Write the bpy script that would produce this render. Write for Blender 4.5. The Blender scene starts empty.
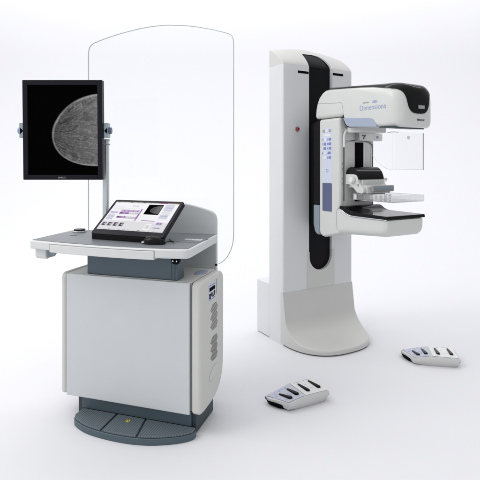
import bpy, bmesh, math, random
from mathutils import Vector, Matrix
R = math.radians
random.seed(4)
scene = bpy.context.scene
col = scene.collection

# ------------------------------------------------------------------ materials
def nt_new(name):
    m = bpy.data.materials.new(name)
    m.use_nodes = True
    nt = m.node_tree
    nt.nodes.clear()
    out = nt.nodes.new('ShaderNodeOutputMaterial')
    return m, nt, out

def mat(name, c, rough=.42, metal=0., coat=0., var=.03, bump=.06, scale=420., spec=.5, rvar=.08):
    m, nt, out = nt_new(name)
    N = nt.nodes.new
    L = nt.links.new
    p = N('ShaderNodeBsdfPrincipled')
    L(p.outputs[0], out.inputs[0])
    tc = N('ShaderNodeTexCoord')
    big = N('ShaderNodeTexNoise'); big.inputs['Scale'].default_value = 7.; big.inputs['Detail'].default_value = 4.
    fine = N('ShaderNodeTexNoise'); fine.inputs['Scale'].default_value = scale; fine.inputs['Detail'].default_value = 2.
    L(tc.outputs['Object'], big.inputs['Vector']); L(tc.outputs['Object'], fine.inputs['Vector'])
    mx = N('ShaderNodeMix'); mx.data_type = 'RGBA'
    mx.inputs[6].default_value = (*[x*(1-var) for x in c], 1)
    mx.inputs[7].default_value = (*[min(1, x*(1+var)) for x in c], 1)
    L(big.outputs['Fac'], mx.inputs[0]); L(mx.outputs[2], p.inputs['Base Color'])
    mr = N('ShaderNodeMapRange')
    mr.inputs[3].default_value = max(.02, rough-rvar); mr.inputs[4].default_value = rough+rvar
    L(big.outputs['Fac'], mr.inputs[0]); L(mr.outputs[0], p.inputs['Roughness'])
    if bump:
        b = N('ShaderNodeBump'); b.inputs['Strength'].default_value = bump; b.inputs['Distance'].default_value = .0006
        L(fine.outputs['Fac'], b.inputs['Height']); L(b.outputs[0], p.inputs['Normal'])
    p.inputs['Metallic'].default_value = metal
    p.inputs['Coat Weight'].default_value = coat
    p.inputs['Coat Roughness'].default_value = .08
    p.inputs['Specular IOR Level'].default_value = spec
    return m

def emit(name, c, s=1.):
    m, nt, out = nt_new(name)
    e = nt.nodes.new('ShaderNodeEmission')
    e.inputs[0].default_value = (*c, 1); e.inputs[1].default_value = s
    g = nt.nodes.new('ShaderNodeBsdfGlossy'); g.inputs['Roughness'].default_value = .25
    g.inputs['Color'].default_value = (.04, .04, .04, 1)
    a = nt.nodes.new('ShaderNodeAddShader')
    nt.links.new(e.outputs[0], a.inputs[0]); nt.links.new(g.outputs[0], a.inputs[1])
    nt.links.new(a.outputs[0], out.inputs[0])
    return m

def clear(name, tint=(.985, .99, .99), gloss=.8, body=0., bodycol=(.9, .92, .95)):
    m, nt, out = nt_new(name)
    N = nt.nodes.new; L = nt.links.new
    t = N('ShaderNodeBsdfTransparent'); t.inputs[0].default_value = (*tint, 1)
    g = N('ShaderNodeBsdfGlossy'); g.inputs['Roughness'].default_value = .03
    fr = N('ShaderNodeLayerWeight'); fr.inputs[0].default_value = .5      # Schlick, the same from both sides
    pw = N('ShaderNodeMath'); pw.operation = 'POWER'; pw.inputs[1].default_value = 5.
    L(fr.outputs['Facing'], pw.inputs[0])
    mu = N('ShaderNodeMath'); mu.operation = 'MULTIPLY_ADD'; mu.inputs[1].default_value = .95*gloss; mu.inputs[2].default_value = .04*gloss
    L(pw.outputs[0], mu.inputs[0])
    last = t
    if body:
        d = N('ShaderNodeBsdfDiffuse'); d.inputs[0].default_value = (*bodycol, 1)
        m1 = N('ShaderNodeMixShader'); m1.inputs[0].default_value = body
        L(t.outputs[0], m1.inputs[1]); L(d.outputs[0], m1.inputs[2]); last = m1
    m2 = N('ShaderNodeMixShader')
    L(mu.outputs[0], m2.inputs[0]); L(last.outputs[0], m2.inputs[1]); L(g.outputs[0], m2.inputs[2])
    L(m2.outputs[0], out.inputs[0])
    return m

M = {}
M['panel'] = mat('cool_grey_paint', (.55, .578, .592), .34, coat=.25)
M['shell'] = mat('warm_white_plastic', (.57, .57, .55), .45)
M['desk_rim'] = mat('desk_rim_plastic', (.63, .645, .645), .4)
M['desk_top'] = mat('desk_laminate', (.165, .178, .195), .38, var=.05, bump=.15, scale=700)
M['slate'] = mat('slate_paint', (.062, .092, .115), .45, var=.05)
M['slate_dark'] = mat('slate_dark_paint', (.026, .042, .053), .5, var=.06)
M['back'] = mat('grey_back_panel_paint', (.57, .595, .605), .42)
M['black'] = mat('black_gloss_plastic', (.006, .006, .007), .13, coat=0, bump=.02, rvar=.04, spec=.14)
M['black_soft'] = mat('black_satin_plastic', (.008, .008, .010), .42, bump=.12, spec=.08)
M['bezel'] = mat('black_bezel_plastic', (.010, .0095, .015), .35, bump=.1, spec=.14)
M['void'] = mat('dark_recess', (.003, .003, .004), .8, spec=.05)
M['silver'] = mat('brushed_aluminium', (.62, .66, .69), .32, metal=.85)
M['bracket'] = mat('grey_cast_metal', (.33, .42, .45), .4, metal=.35)
M['column'] = mat('column_paint', (.645, .655, .67), .42, coat=.1)
M['cap'] = mat('cap_plastic', (.56, .56, .545), .42)
M['foot'] = mat('foot_plastic', (.54, .54, .525), .45)
M['tube'] = mat('tubehead_plastic', (.585, .60, .58), .36, coat=.15)
M['arm'] = mat('arm_plastic', (.58, .59, .575), .42)
M['inner'] = mat('inner_arm_plastic', (.60, .60, .59), .45)
M['trim'] = mat('blue_grey_trim', (.32, .37, .48), .35, coat=.2)
M['bluegrey'] = mat('blue_grey_plastic', (.22, .27, .31), .45)
M['lightblue'] = mat('pale_blue_overlay', (.56, .60, .72), .4)
M['navy'] = mat('navy_overlay', (.08, .10, .195), .35)
M['ink'] = mat('slate_blue_ink', (.16, .2, .42), .6, bump=0)
M['logo'] = mat('blue_logo_ink', (.30, .35, .58), .6, bump=0)
M['logo_grey'] = mat('grey_logo_ink', (.35, .36, .38), .6, bump=0)
M['darkink'] = mat('dark_ink', (.05, .05, .07), .6, bump=0)
M['red'] = mat('red_plastic', (.28, .02, .02), .3, coat=.4)
M['white'] = mat('white_plastic', (.70, .70, .70), .38)
M['whiteink'] = mat('white_ink', (.75, .76, .78), .6, bump=0)
M['chrome'] = mat('polished_steel', (.75, .75, .77), .16, metal=1., bump=0)
M['grey'] = mat('mid_grey_plastic', (.30, .30, .30), .42)
M['seam'] = mat('seam_shadow_gap', (.10, .10, .10), .8, bump=0)
M['vent'] = mat('vent_shadow', (.17, .17, .165), .8, bump=0)
M['seam_soft'] = mat('seam_grey_gap', (.33, .33, .33), .8, bump=0)
M['yellow'] = mat('yellow_sticker', (.65, .50, .02), .5)
M['pedal'] = mat('pedal_plastic', (.56, .56, .565), .4)
M['pedal_blue'] = mat('pedal_pale_blue_label', (.47, .49, .575), .45)
M['clear'] = clear('clear_acrylic', (.991, .993, .993), .25)
M['clear_edge'] = clear('acrylic_edge', (.80, .83, .82), .7, .45, (.50, .54, .53))
M['visor'] = clear('clear_visor', (.988, .989, .991), .8, .0)
M['tray'] = clear('clear_tray', (.975, .976, .978), 1.6, .06, (1., 1., 1.))
M['tray_edge'] = clear('tray_edge', (.90, .905, .92), 1.2, .45, (.97, .975, 1.))
M['lcd'] = emit('small_lcd', (.20, .20, .21), 1.)
M['s_white'] = emit('screen_white', (.83, .83, .86), 1.)
M['s_grey'] = emit('screen_grey', (.68, .68, .70), 1.)
M['s_mid'] = emit('screen_midgrey', (.42, .41, .44), 1.)
M['s_blue'] = emit('screen_bluegrey', (.55, .55, .70), 1.)
M['s_purple'] = emit('screen_purple', (.27, .12, .36), 1.)
M['s_lilac'] = emit('screen_lilac', (.52, .38, .60), 1.)
M['s_black'] = emit('screen_black', (.006, .006, .008), 1.)
M['s_orange'] = emit('screen_orange', (.75, .42, .12), 1.)
M['s_magenta'] = emit('screen_magenta', (.45, .05, .2), 1.)

# ribbed foot tray
def ribbed():
    m, nt, out = nt_new('ribbed_slate_plastic')
    N = nt.nodes.new; L = nt.links.new
    p = N('ShaderNodeBsdfPrincipled'); L(p.outputs[0], out.inputs[0])
    tc = N('ShaderNodeTexCoord')
    w = N('ShaderNodeTexWave'); w.wave_type = 'BANDS'; w.bands_direction = 'X'
    w.inputs['Scale'].default_value = 26.; w.inputs['Distortion'].default_value = 0.
    L(tc.outputs['Object'], w.inputs['Vector'])
    no = N('ShaderNodeTexNoise'); no.inputs['Scale'].default_value = 60.
    L(tc.outputs['Object'], no.inputs['Vector'])
    mx = N('ShaderNodeMix'); mx.data_type = 'RGBA'
    mx.inputs[6].default_value = (.072, .095, .112, 1); mx.inputs[7].default_value = (.12, .148, .168, 1)
    L(w.outputs['Fac'], mx.inputs[0]); L(mx.outputs[2], p.inputs['Base Color'])
    b = N('ShaderNodeBump'); b.inputs['Strength'].default_value = .7; b.inputs['Distance'].default_value = .003
    L(w.outputs['Fac'], b.inputs['Height']); L(b.outputs[0], p.inputs['Normal'])
    p.inputs['Roughness'].default_value = .48
    return m
M['ribbed'] = ribbed()

def mammogram(name, w, h, k=1., u0=.34, vc=.46, bu=.44, bl=.36, emi=1.):
    """screen picture: a half-oval x-ray image against the right edge"""
    m, nt, out = nt_new(name)
    N = nt.nodes.new; L = nt.links.new
    def math_(op, a, b=None, clampit=False):
        n = N('ShaderNodeMath'); n.operation = op; n.use_clamp = clampit
        for i, v in enumerate((a, b)):
            if v is None: continue
            if isinstance(v, (int, float)): n.inputs[i].default_value = v
            else: L(v, n.inputs[i])
        return n.outputs[0]
    tc = N('ShaderNodeTexCoord'); sx = N('ShaderNodeSeparateXYZ')
    L(tc.outputs['Object'], sx.inputs[0])
    u = math_('DIVIDE', sx.outputs[0], w); v = math_('DIVIDE', sx.outputs[1], h)
    wob = N('ShaderNodeTexNoise'); wob.inputs['Scale'].default_value = 5./h*k; wob.inputs['Detail'].default_value = 2.
    L(tc.outputs['Object'], wob.inputs['Vector'])
    wv = math_('MULTIPLY', math_('SUBTRACT', wob.outputs['Fac'], .5), .05)
    du = math_('MAXIMUM', math_('DIVIDE', math_('SUBTRACT', 1., u), 1-u0), 0.0)
    dv = math_('SUBTRACT', v, vc)
    up = math_('MAXIMUM', math_('DIVIDE', dv, bu), 0.); lo = math_('MAXIMUM', math_('DIVIDE', dv, -bl), 0.)
    ru = math_('ADD', math_('POWER', du, 1.75), math_('POWER', up, 1.75))
    rl = math_('ADD', math_('POWER', du, 2.3), math_('POWER', lo, 2.3))
    sel = math_('GREATER_THAN', dv, 0.)
    mixr = N('ShaderNodeMix'); L(sel, mixr.inputs[0]); L(rl, mixr.inputs[2]); L(ru, mixr.inputs[3])
    r = math_('ADD', mixr.outputs[0], wv)
    inside = N('ShaderNodeMapRange'); inside.interpolation_type = 'SMOOTHSTEP'
    L(r, inside.inputs[0]); inside.inputs[1].default_value = 1.04; inside.inputs[2].default_value = .96
    ring = N('ShaderNodeMapRange'); ring.interpolation_type = 'SMOOTHSTEP'
    L(r, ring.inputs[0]); ring.inputs[1].default_value = .89; ring.inputs[2].default_value = .98
    ring.inputs[4].default_value = .17
    # fibres that run towards the tip
    mp = N('ShaderNodeMapping'); mp.inputs['Scale'].default_value = (1, 1, 1)
    px_ = math_('SUBTRACT', sx.outputs[0], (u0-.20)*w); py_ = math_('SUBTRACT', sx.outputs[1], vc*h)
    th_ = math_('ARCTAN2', py_, px_)
    rd_ = math_('SQRT', math_('ADD', math_('MULTIPLY', px_, px_), math_('MULTIPLY', py_, py_)))
    pc = N('ShaderNodeCombineXYZ'); L(math_('MULTIPLY', rd_, 5.5/w*k), pc.inputs[0]); L(math_('MULTIPLY', th_, 8.5), pc.inputs[1])
    L(pc.outputs[0], mp.inputs['Vector'])
    nf = N('ShaderNodeTexNoise'); nf.inputs['Scale'].default_value = 1.; nf.inputs['Detail'].default_value = 9.
    nf.inputs['Roughness'].default_value = .62; nf.inputs['Distortion'].default_value = .6
    L(mp.outputs[0], nf.inputs['Vector'])
    rid = math_('ABSOLUTE', math_('SUBTRACT', nf.outputs['Fac'], .5))
    fl = N('ShaderNodeMapRange'); L(rid, fl.inputs[0]); fl.inputs[1].default_value = .045; fl.inputs[2].default_value = 0.
    fl.inputs[4].default_value = .055
    mp2 = N('ShaderNodeMapping'); mp2.inputs['Scale'].default_value = (.6, .8, 1); mp2.inputs['Rotation'].default_value = (0, 0, R(12)); mp2.inputs['Location'].default_value = (3, 7, 0)
    L(pc.outputs[0], mp2.inputs['Vector'])
    n2 = N('ShaderNodeTexNoise'); n2.inputs['Scale'].default_value = 1.3; n2.inputs['Detail'].default_value = 5.; n2.inputs['Distortion'].default_value = .5
    L(mp2.outputs[0], n2.inputs['Vector'])
    rid2 = math_('ABSOLUTE', math_('SUBTRACT', n2.outputs['Fac'], .5))
    fl2 = N('ShaderNodeMapRange'); L(rid2, fl2.inputs[0]); fl2.inputs[1].default_value = .025; fl2.inputs[2].default_value = 0.
    fl2.inputs[4].default_value = .085
    grain = N('ShaderNodeTexNoise'); grain.inputs['Scale'].default_value = 70./h*k; grain.inputs['Detail'].default_value = 3.
    L(tc.outputs['Object'], grain.inputs['Vector'])
    gr = math_('MULTIPLY', math_('SUBTRACT', grain.outputs['Fac'], .5), .10)
    base = N('ShaderNodeMapRange'); L(u, base.inputs[0]); base.inputs[1].default_value = u0; base.inputs[2].default_value = 1.
    base.inputs[3].default_value = .022; base.inputs[4].default_value = .125
    cloud = math_('MULTIPLY', math_('SUBTRACT', nf.outputs['Fac'], .45), .13)
    rmod = N('ShaderNodeMapRange'); L(wob.outputs['Fac'], rmod.inputs[0]); rmod.inputs[1].default_value = .35; rmod.inputs[2].default_value = .65
    rmod.inputs[3].default_value = .45; rmod.inputs[4].default_value = 1.25
    s = math_('ADD', base.outputs[0], math_('MULTIPLY', ring.outputs[0], rmod.outputs[0]))
    for x in (fl.outputs[0], fl2.outputs[0], gr, cloud): s = math_('ADD', s, x)
    s = math_('MULTIPLY', math_('MAXIMUM', s, .006), inside.outputs[0])
    s = math_('ADD', s, .0004)
    e = N('ShaderNodeEmission'); e.inputs[1].default_value = emi
    cb = N('ShaderNodeCombineXYZ')
    for i in range(3): L(s, cb.inputs[i])
    L(cb.outputs[0], e.inputs[0])
    g = N('ShaderNodeBsdfGlossy'); g.inputs['Roughness'].default_value = .35; g.inputs['Color'].default_value = (.0012, .0012, .0014, 1)
    a = N('ShaderNodeAddShader'); L(e.outputs[0], a.inputs[0]); L(g.outputs[0], a.inputs[1])
    L(a.outputs[0], out.inputs[0])
    return m

# ------------------------------------------------------------------ mesh helpers
def box(bm, x0, x1, y0, y1, z0, z1, mi=0):
    v = [bm.verts.new((x, y, z)) for x in (x0, x1) for y in (y0, y1) for z in (z0, z1)]
    for f in ((0, 1, 3, 2), (4, 6, 7, 5), (0, 4, 5, 1), (2, 3, 7, 6), (0, 2, 6, 4), (1, 5, 7, 3)):
        bm.faces.new([v[i] for i in f]).material_index = mi

def prism(bm, pts, axis, a, b, mi=0):
    """extrude an outline; axis x: pts are (y,z); axis y: (x,z); axis z: (x,y)"""
    def P(p, t):
        return {'x': (t, p[0], p[1]), 'y': (p[0], t, p[1]), 'z': (p[0], p[1], t)}[axis]
    lo = [bm.verts.new(P(p, a)) for p in pts]; hi = [bm.verts.new(P(p, b)) for p in pts]
    n = len(pts)
    bm.faces.new(lo).material_index = mi; bm.faces.new(hi).material_index = mi
    for i in range(n):
        bm.faces.new((lo[i], lo[(i+1) % n], hi[(i+1) % n], hi[i])).material_index = mi

def loft(bm, rings, mi=0, cap=True, closed=True):
    vs = [[bm.verts.new(p) for p in r] for r in rings]
    n = len(vs[0])
    for a, b in zip(vs, vs[1:]):
        for i in range(n if closed else n-1):
            j = (i+1) % n
            bm.faces.new((a[i], a[j], b[j], b[i])).material_index = mi
    if cap:
        bm.faces.new(vs[0]).material_index = mi; bm.faces.new(vs[-1]).material_index = mi
    return vs

def cyl(bm, c, axis, r, h, n=32, mi=0, r2=None):
    r2 = r if r2 is None else r2
    rings = []
    for t, rr in ((0, r), (h, r2)):
        ring = []
        for i in range(n):
            a = 2*math.pi*i/n; p, q = rr*math.cos(a), rr*math.sin(a)
            ring.append({'x': (c[0]+t, c[1]+p, c[2]+q), 'y': (c[0]+p, c[1]+t, c[2]+q), 'z': (c[0]+p, c[1]+q, c[2]+t)}[axis])
        rings.append(ring)
    loft(bm, rings, mi)

def tube(bm, path, r, n=10, mi=0, cap=True):
    rings = []
    up = Vector((.123, .456, .88)).normalized()
    for i, p in enumerate(path):
        p = Vector(p)
        t = Vector(path[min(i+1, len(path)-1)]) - Vector(path[max(i-1, 0)])
        t.normalize()
        s = t.cross(up); s.normalize(); w = s.cross(t)
        rings.append([p + s*r*math.cos(2*math.pi*k/n) + w*r*math.sin(2*math.pi*k/n) for k in range(n)])
    loft(bm, rings, mi, cap)

def rrect(x0, x1, z0, z1, r, n=6):
    r = min(r, (x1-x0)/2-1e-4, (z1-z0)/2-1e-4)
    pts = []
    for cx, cz, a0 in ((x1-r, z1-r, 0), (x0+r, z1-r, 90), (x0+r, z0+r, 180), (x1-r, z0+r, 270)):
        for k in range(n+1):
            a = R(a0+90*k/n); pts.append((cx+r*math.cos(a), cz+r*math.sin(a)))
    return pts

def rrect2(x0, x1, z0, z1, rt, rb, n=8):
    lim = (x1-x0)/2-.002
    rt = min(rt, lim); rb = min(rb, lim)
    pts = []
    for cx, cz, a0, r in ((x1-rt, z1-rt, 0, rt), (x0+rt, z1-rt, 90, rt), (x0+rb, z0+rb, 180, rb), (x1-rb, z0+rb, 270, rb)):
        for k in range(n+1):
            a = R(a0+90*k/n); pts.append((cx+r*math.cos(a), cz+r*math.sin(a)))
    return pts

def spline(pts, n=8, closed=False):
    """Catmull-Rom through the points"""
    out = []; m = len(pts)
    rng = range(m if closed else m-1)
    for i in rng:
        g = lambda k: pts[k % m] if closed else pts[max(0, min(m-1, k))]
        p0, p1, p2, p3 = g(i-1), g(i), g(i+1), g(i+2)
        for s in range(n):
            t = s/n
            out.append(tuple(.5*((2*b)+(-a+c)*t+(2*a-5*b+4*c-d)*t*t+(-a+3*b-3*c+d)*t**3) for a, b, c, d in zip(p0, p1, p2, p3)))
    if not closed: out.append(tuple(pts[-1]))
    return out

def obj(name, bm, mats, parent=None, bevel=0., seg=3, angle=32, sharp=35, loc=None, rot=None):
    bmesh.ops.recalc_face_normals(bm, faces=bm.faces)
    me = bpy.data.meshes.new(name); bm.to_mesh(me); bm.free()
    if not isinstance(mats, (list, tuple)): mats = [mats]
    for m in mats: me.materials.append(M[m] if isinstance(m, str) else m)
    for p in me.polygons: p.use_smooth = True
    if not bevel: me.set_sharp_from_angle(angle=R(sharp))
    o = bpy.data.objects.new(name, me); col.objects.link(o)
    if parent: o.parent = parent
    if loc: o.location = loc
    if rot: o.rotation_euler = rot
    if bevel:
        b = o.modifiers.new('edge_round', 'BEVEL'); b.width = bevel; b.segments = seg
        b.limit_method = 'ANGLE'; b.angle_limit = R(angle); b.harden_normals = True
    return o

def empty(name, label, cat, loc, rz, group=None):
    o = bpy.data.objects.new(name, None); col.objects.link(o)
    o.location = loc; o.rotation_euler = (0, 0, R(rz)); o.empty_display_size = .1
    o['label'] = label; o['category'] = cat
    if group: o['group'] = group
    return o

def lettering(name, text, size, material, parent, origin, X, Y, depth=.0008, offset=0., spacing=1., align='LEFT'):
    cu = bpy.data.curves.new(name, 'FONT'); cu.body = text; cu.size = size; cu.extrude = depth
    cu.offset = offset; cu.space_character = spacing; cu.align_x = align
    t = bpy.data.objects.new(name+'_curve', cu); col.objects.link(t)
    dg = bpy.context.evaluated_depsgraph_get()
    me = bpy.data.meshes.new_from_object(t.evaluated_get(dg))
    bpy.data.objects.remove(t); bpy.data.curves.remove(cu)
    me.name = name; me.materials.clear(); me.materials.append(M[material])
    o = bpy.data.objects.new(name, me); col.objects.link(o); o.parent = parent
    X = Vector(X).normalized(); Z = X.cross(Vector(Y)).normalized(); Y = Z.cross(X)
    mtx = Matrix((X, Y, Z)).transposed().to_4x4(); mtx.translation = Vector(origin)
    o.matrix_local = mtx
    return o

def intersect(bm_a, bm_b):
    """mesh of A and B's common volume, returned as a bmesh"""
    obs = []
    for b in (bm_a, bm_b):
        bmesh.ops.recalc_face_normals(b, faces=b.faces)
        me = bpy.data.meshes.new('tmp'); b.to_mesh(me); b.free()
        o = bpy.data.objects.new('tmp', me); col.objects.link(o); obs.append(o)
    md = obs[0].modifiers.new('b', 'BOOLEAN'); md.operation = 'INTERSECT'; md.object = obs[1]; md.solver = 'EXACT'
    dg = bpy.context.evaluated_depsgraph_get()
    me = bpy.data.meshes.new_from_object(obs[0].evaluated_get(dg))
    out = bmesh.new(); out.from_mesh(me)
    for o in obs: bpy.data.objects.remove(o)
    return out

BM = bmesh.new

# ------------------------------------------------------------------ setting
def build_backdrop():
    bm = BM()
    prof = [(-7., 0.), (2., 0.), (5.2, 0.)]
    rad = 3.2
    for k in range(1, 25):
        a = R(90*k/24); prof.append((5.2+rad*math.sin(a), rad*(1-math.cos(a))))
    prof.append((8.4, 9.))
    loft(bm, [[(x, y, z) for (y, z) in prof] for x in (-14., 0., 14.)], cap=False, closed=False)
    m = mat('seamless_paper', (.695, .695, .722), .75, var=.004, bump=.02, scale=200, spec=.25)
    o = obj('floor', bm, m)
    o['kind'] = 'structure'; o['label'] = 'seamless white studio floor sweeping up into the backdrop'
build_backdrop()

# ------------------------------------------------------------------ acquisition workstation
ws = empty('imaging_workstation', 'grey and white control cabinet with a desk, portrait x-ray monitor and tall clear shield', 'workstation', (-.571, 2.4035, 0), -17.5)

# plinth
bm = BM(); box(bm, -.302, .368, .03, .262, .0, .112)
obj('base_plinth', bm, 'slate_dark', ws, .006)
bm = BM(); box(bm, -.272, .345, .018, .029, .036, .108)
obj('plinth_fascia', bm, 'slate', ws, .003)

# foot tray : three ribbed pads on a bowed base
outline = spline([(-.262, .012), (-.262, -.045), (-.243, -.082), (-.19, -.113), (-.127, -.134), (-.04, -.146), (.055, -.149), (.139, -.142), (.22, -.122), (.30, -.086), (.352, -.05), (.376, -.018), (.376, .012)], 6)
bm = BM(); prism(bm, outline, 'z', 0., .031)
tray = obj('foot_tray', bm, 'slate', ws, .004)
def yfront(x):
    best = None
    for (a, b) in zip(outline, outline[1:]):
        if min(a[0], b[0]) <= x <= max(a[0], b[0]) and abs(a[0]-b[0]) > 1e-6:
            t = (x-a[0])/(b[0]-a[0]); y = a[1]+t*(b[1]-a[1])
            best = y if best is None else min(best, y)
    return -.03 if best is None else best
for (xa, xb, ra, rb) in ((-.257, -.056, -.257, -.061), (-.046, .134, -.052, .101), (.144, .371, .110, .371)):
    n = 14; front = []; rear = []
    for k in range(n+1):
        t = k/n; x = xa+(xb-xa)*t
        front.append((x, yfront(x)+.005)); rear.append((ra+(rb-ra)*t, .011))
    bm = BM(); prism(bm, front+rear[::-1], 'z', .0312, .041)
    obj('tread_pad', bm, 'ribbed', tray, .0035, 2)
bm = BM()   # warning sticker with three small black blades
cyl(bm, (.031, -.035, .0412), 'z', .0105, .0012, 24)
for k in range(3):
    a0 = R(90+120*k); pts = [(.031+.0028*math.cos(a0-.5), -.035+.0028*math.sin(a0-.5))]
    for s in range(5):
        a = a0-.5+1.*s/4; pts.append((.031+.0082*math.cos(a), -.035+.0082*math.sin(a)))
    pts.append((.031+.0028*math.cos(a0+.5), -.035+.0028*math.sin(a0+.5)))
    prism(bm, pts, 'z', .0425, .0431, 1)
obj('warning_sticker', bm, ['yellow', 'darkink'], tray)

# cabinet core, door panel and side shells
bm = BM(); box(bm, -.352, .352, .012, .318, .113, .728)
obj('cabinet_body', bm, 'grey', ws, .006)
bm = BM(); box(bm, -.350, .3465, -.006, .011, .102, .734)
obj('front_panel', bm, 'panel', ws, .005)
bm = BM(); box(bm, -.350, .352, .0125, .32, .7285, .736)
obj('cabinet_top', bm, 'shell', ws, .003)
def shell_profile():
    p = [(-.002, .106)]
    p += spline([(.05, .100), (.14, .102), (.20, .110), (.245, .126), (.285, .156), (.312, .20), (.326, .27), (.329, .36)], 5)
    for k in range(9):
        a = R(90*k/8); p.append((.279+.05*math.cos(a), .688+.05*math.sin(a)))
    for k in range(7):
        a = R(90+90*k/6); p.append((.026+.028*math.cos(a), .71+.028*math.sin(a)))
    return p
bm = BM(); prism(bm, shell_profile(), 'x', .3535, .404)
sr = obj('side_panel', bm, 'shell', ws, .016, 6, 40)
bm = BM(); prism(bm, shell_profile(), 'x', -.386, -.3535)
obj('side_panel', bm, 'shell', ws, .014, 6, 40)
bm = BM()   # label plate with dark window, printed lines and a groove behind it
X = .4046
box(bm, X-.001, X+.0006, .098, .197, .622, .703, 0)
box(bm, X+.0006, X+.0012, .108, .188, .668, .687, 1)
for (y0, y1, z0, z1, mi) in ((.104, .19, .694, .698, 2), (.106, .128, .632, .657, 1), (.112, .122, .638, .648, 0), (.134, .142, .640, .660, 1), (.147, .153, .634, .656, 1), (.157, .172, .648, .659, 3), (.160, .168, .633, .643, 1), (.176, .188, .637, .661, 1), (.179, .184, .643, .650, 0), (.106, .19, .625, .6285, 2)):
    box(bm, X+.0006, X+.0013, y0, y1, z0, z1, mi)
box(bm, X-.001, X+.0004, .206, .217, .635, .712, 4)
obj('label_plate', bm, ['lightblue', 'void', 'ink', 'grey', 'seam_soft'], sr)
for (zt, zb) in ((.592, .466), (.428, .310)):
    bm = BM(); n = 19
    for k in range(n):
        z = zt-(zt-zb)*k/(n-1)
        ph = abs((k % 6)-3)/3
        y0 = .124+.028*ph; y1 = .212+.016*(1-ph)
        box(bm, X-.001, X+.0005, y0, y1, z-.0015, z+.0015)
    obj('vent_grille', bm, 'vent', sr)
bm = BM()   # scooped thumb grip
rings = []
for s, (k, h) in enumerate(((1., .0002), (.93, .0035), (.8, .006), (.55, .008), (.2, .009))):
    rings.append([(X+h, .170+.062*k*math.cos(t), .245+.030*k*math.sin(t)+.012*k*math.cos(t)) for t in [2*math.pi*i/28 for i in range(28)]])
loft(bm, rings)
obj('thumb_grip', bm, 'shell', sr)

# lift column under the desk
bm = BM(); box(bm, -.236, .278, .012, .088, .7365, .862)
lc = obj('lift_column', bm, 'slate', ws, .006)
bm = BM(); box(bm, .244, .247, .0105, .0118, .742, .858); box(bm, .262, .2645, .0105, .0118, .742, .858)
obj('column_groove', bm, 'slate_dark', lc)
bm = BM()
prism(bm, [(.246, .8625), (.248, .840), (.256, .824), (.264, .820), (.284, .820), (.291, .826), (.296, .840), (.296, .8625)], 'y', -.004, .011, 0)
for x in (.261, .281):
    cyl(bm, (x, -.0045, .836), 'y', .0078, -.003, 20, 1); cyl(bm, (x, -.0076, .836), 'y', .0038, -.001, 14, 2)
obj('socket_block', bm, ['black_soft', 'void', 'chrome'], lc)

# desk : grey top, pale rim, drawer
dk = spline([(-.52, -.064), (-.40, -.083), (-.25, -.101), (-.05, -.113), (.10, -.112), (.25, -.100), (.335, -.083)], 5)
def fillet(pts, radii, n=7):
    out = []
    for i, p in enumerate(pts):
        r = radii[i]
        P = Vector(p); A = (Vector(pts[i-1])-P).normalized(); B = (Vector(pts[(i+1) % len(pts)])-P).normalized()
        if not r: out.append(tuple(P)); continue
        ang = A.angle(B); d = r/math.tan(ang/2); c = P+(A+B).normalized()*(r/math.sin(ang/2))
        p0 = P+A*d-c; p1 = P+B*d-c
        for k in range(n+1):
            v = p0.lerp(p1, k/n).normalized()*r; out.append((c.x+v.x, c.y+v.y))
    return out
corners = dk[:-1] + [(.376, -.074), (.334, .430), (-.560, .352), (-.535, -.0615)]
corners = corners[1:]
dk = fillet(corners, [0]*(len(corners)-4)+[.036, .018, .016, .016])
def inset(pts, d):
    n = len(pts); cx = sum(p[0] for p in pts)/n; out = []
    for i in range(n):
        a = Vector(pts[i-1]); b = Vector(pts[i]); c = Vector(pts[(i+1) % n])
        t = (c-a); nrm = Vector((-t.y, t.x)).normalized()
        out.append((b.x+nrm.x*d, b.y+nrm.y*d))
    return out
bm = BM(); prism(bm, dk, 'z', .8635, .908)
desk = obj('desk', bm, 'desk_rim', ws, .009, 4)
bm = BM(); prism(bm, inset(dk, .011), 'z', .9075, .9105)
obj('desk_surface', bm, 'desk_top', desk, .001, 2)
def yd(x):
    for a, b in zip(dk, dk[1:]+dk[:1]):
        if a[0] <= x <= b[0] and max(a[1], b[1]) < -.03: return a[1]+(x-a[0])/(b[0]-a[0])*(b[1]-a[1])
    return -.08
bm = BM()
xs = [-.39+.60*k/30 for k in range(31)]
pts_f = [(x, yd(x)-.0025) for x in xs]; pts_b = [(x, yd(x)+.04) for x in xs]
prism(bm, pts_f+pts_b[::-1], 'z', .856, .897)
obj('drawer', bm, 'desk_rim', desk, .004, 3)
bm = BM()
pf = [(x, yd(x)-.0006) for x in [-.394+.608*k/30 for k in range(31)]]; pb = [(x, y+.03) for x, y in pf]
prism(bm, pf+pb[::-1], 'z', .8625, .9000)
obj('drawer_gap', bm, 'seam_soft', desk)
bm = BM()   # hook bracket under the left corner
prism(bm, [(-.045, .863), (-.045, .822), (-.030, .808), (.035, .836), (.035, .863)], 'x', -.512, -.447, 0)
prism(bm, [(-.447, .863), (-.447, .812), (-.428, .838), (-.411, .863)], 'y', -.03, .03, 1)
obj('hook_bracket', bm, ['desk_rim', 'bluegrey'], desk, .003, 2)
bm = BM()   # puck, slot and card pad on the desk top
cyl(bm, (-.462, .262, .9107), 'z', .040, .009, 36, 0); cyl(bm, (-.462, .262, .9198), 'z', .034, .009, 36, 1, .031)
obj('rotary_puck', bm, ['silver', 'black'], desk, .002, 2)
bm = BM(); loft(bm, [[(-.405+.022*math.cos(t), .128+.013*math.sin(t), z) for t in [2*math.pi*i/24 for i in range(24)]] for z in (.9106, .9112)])
obj('cable_slot', bm, 'slate_dark', desk)
bm = BM()
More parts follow.
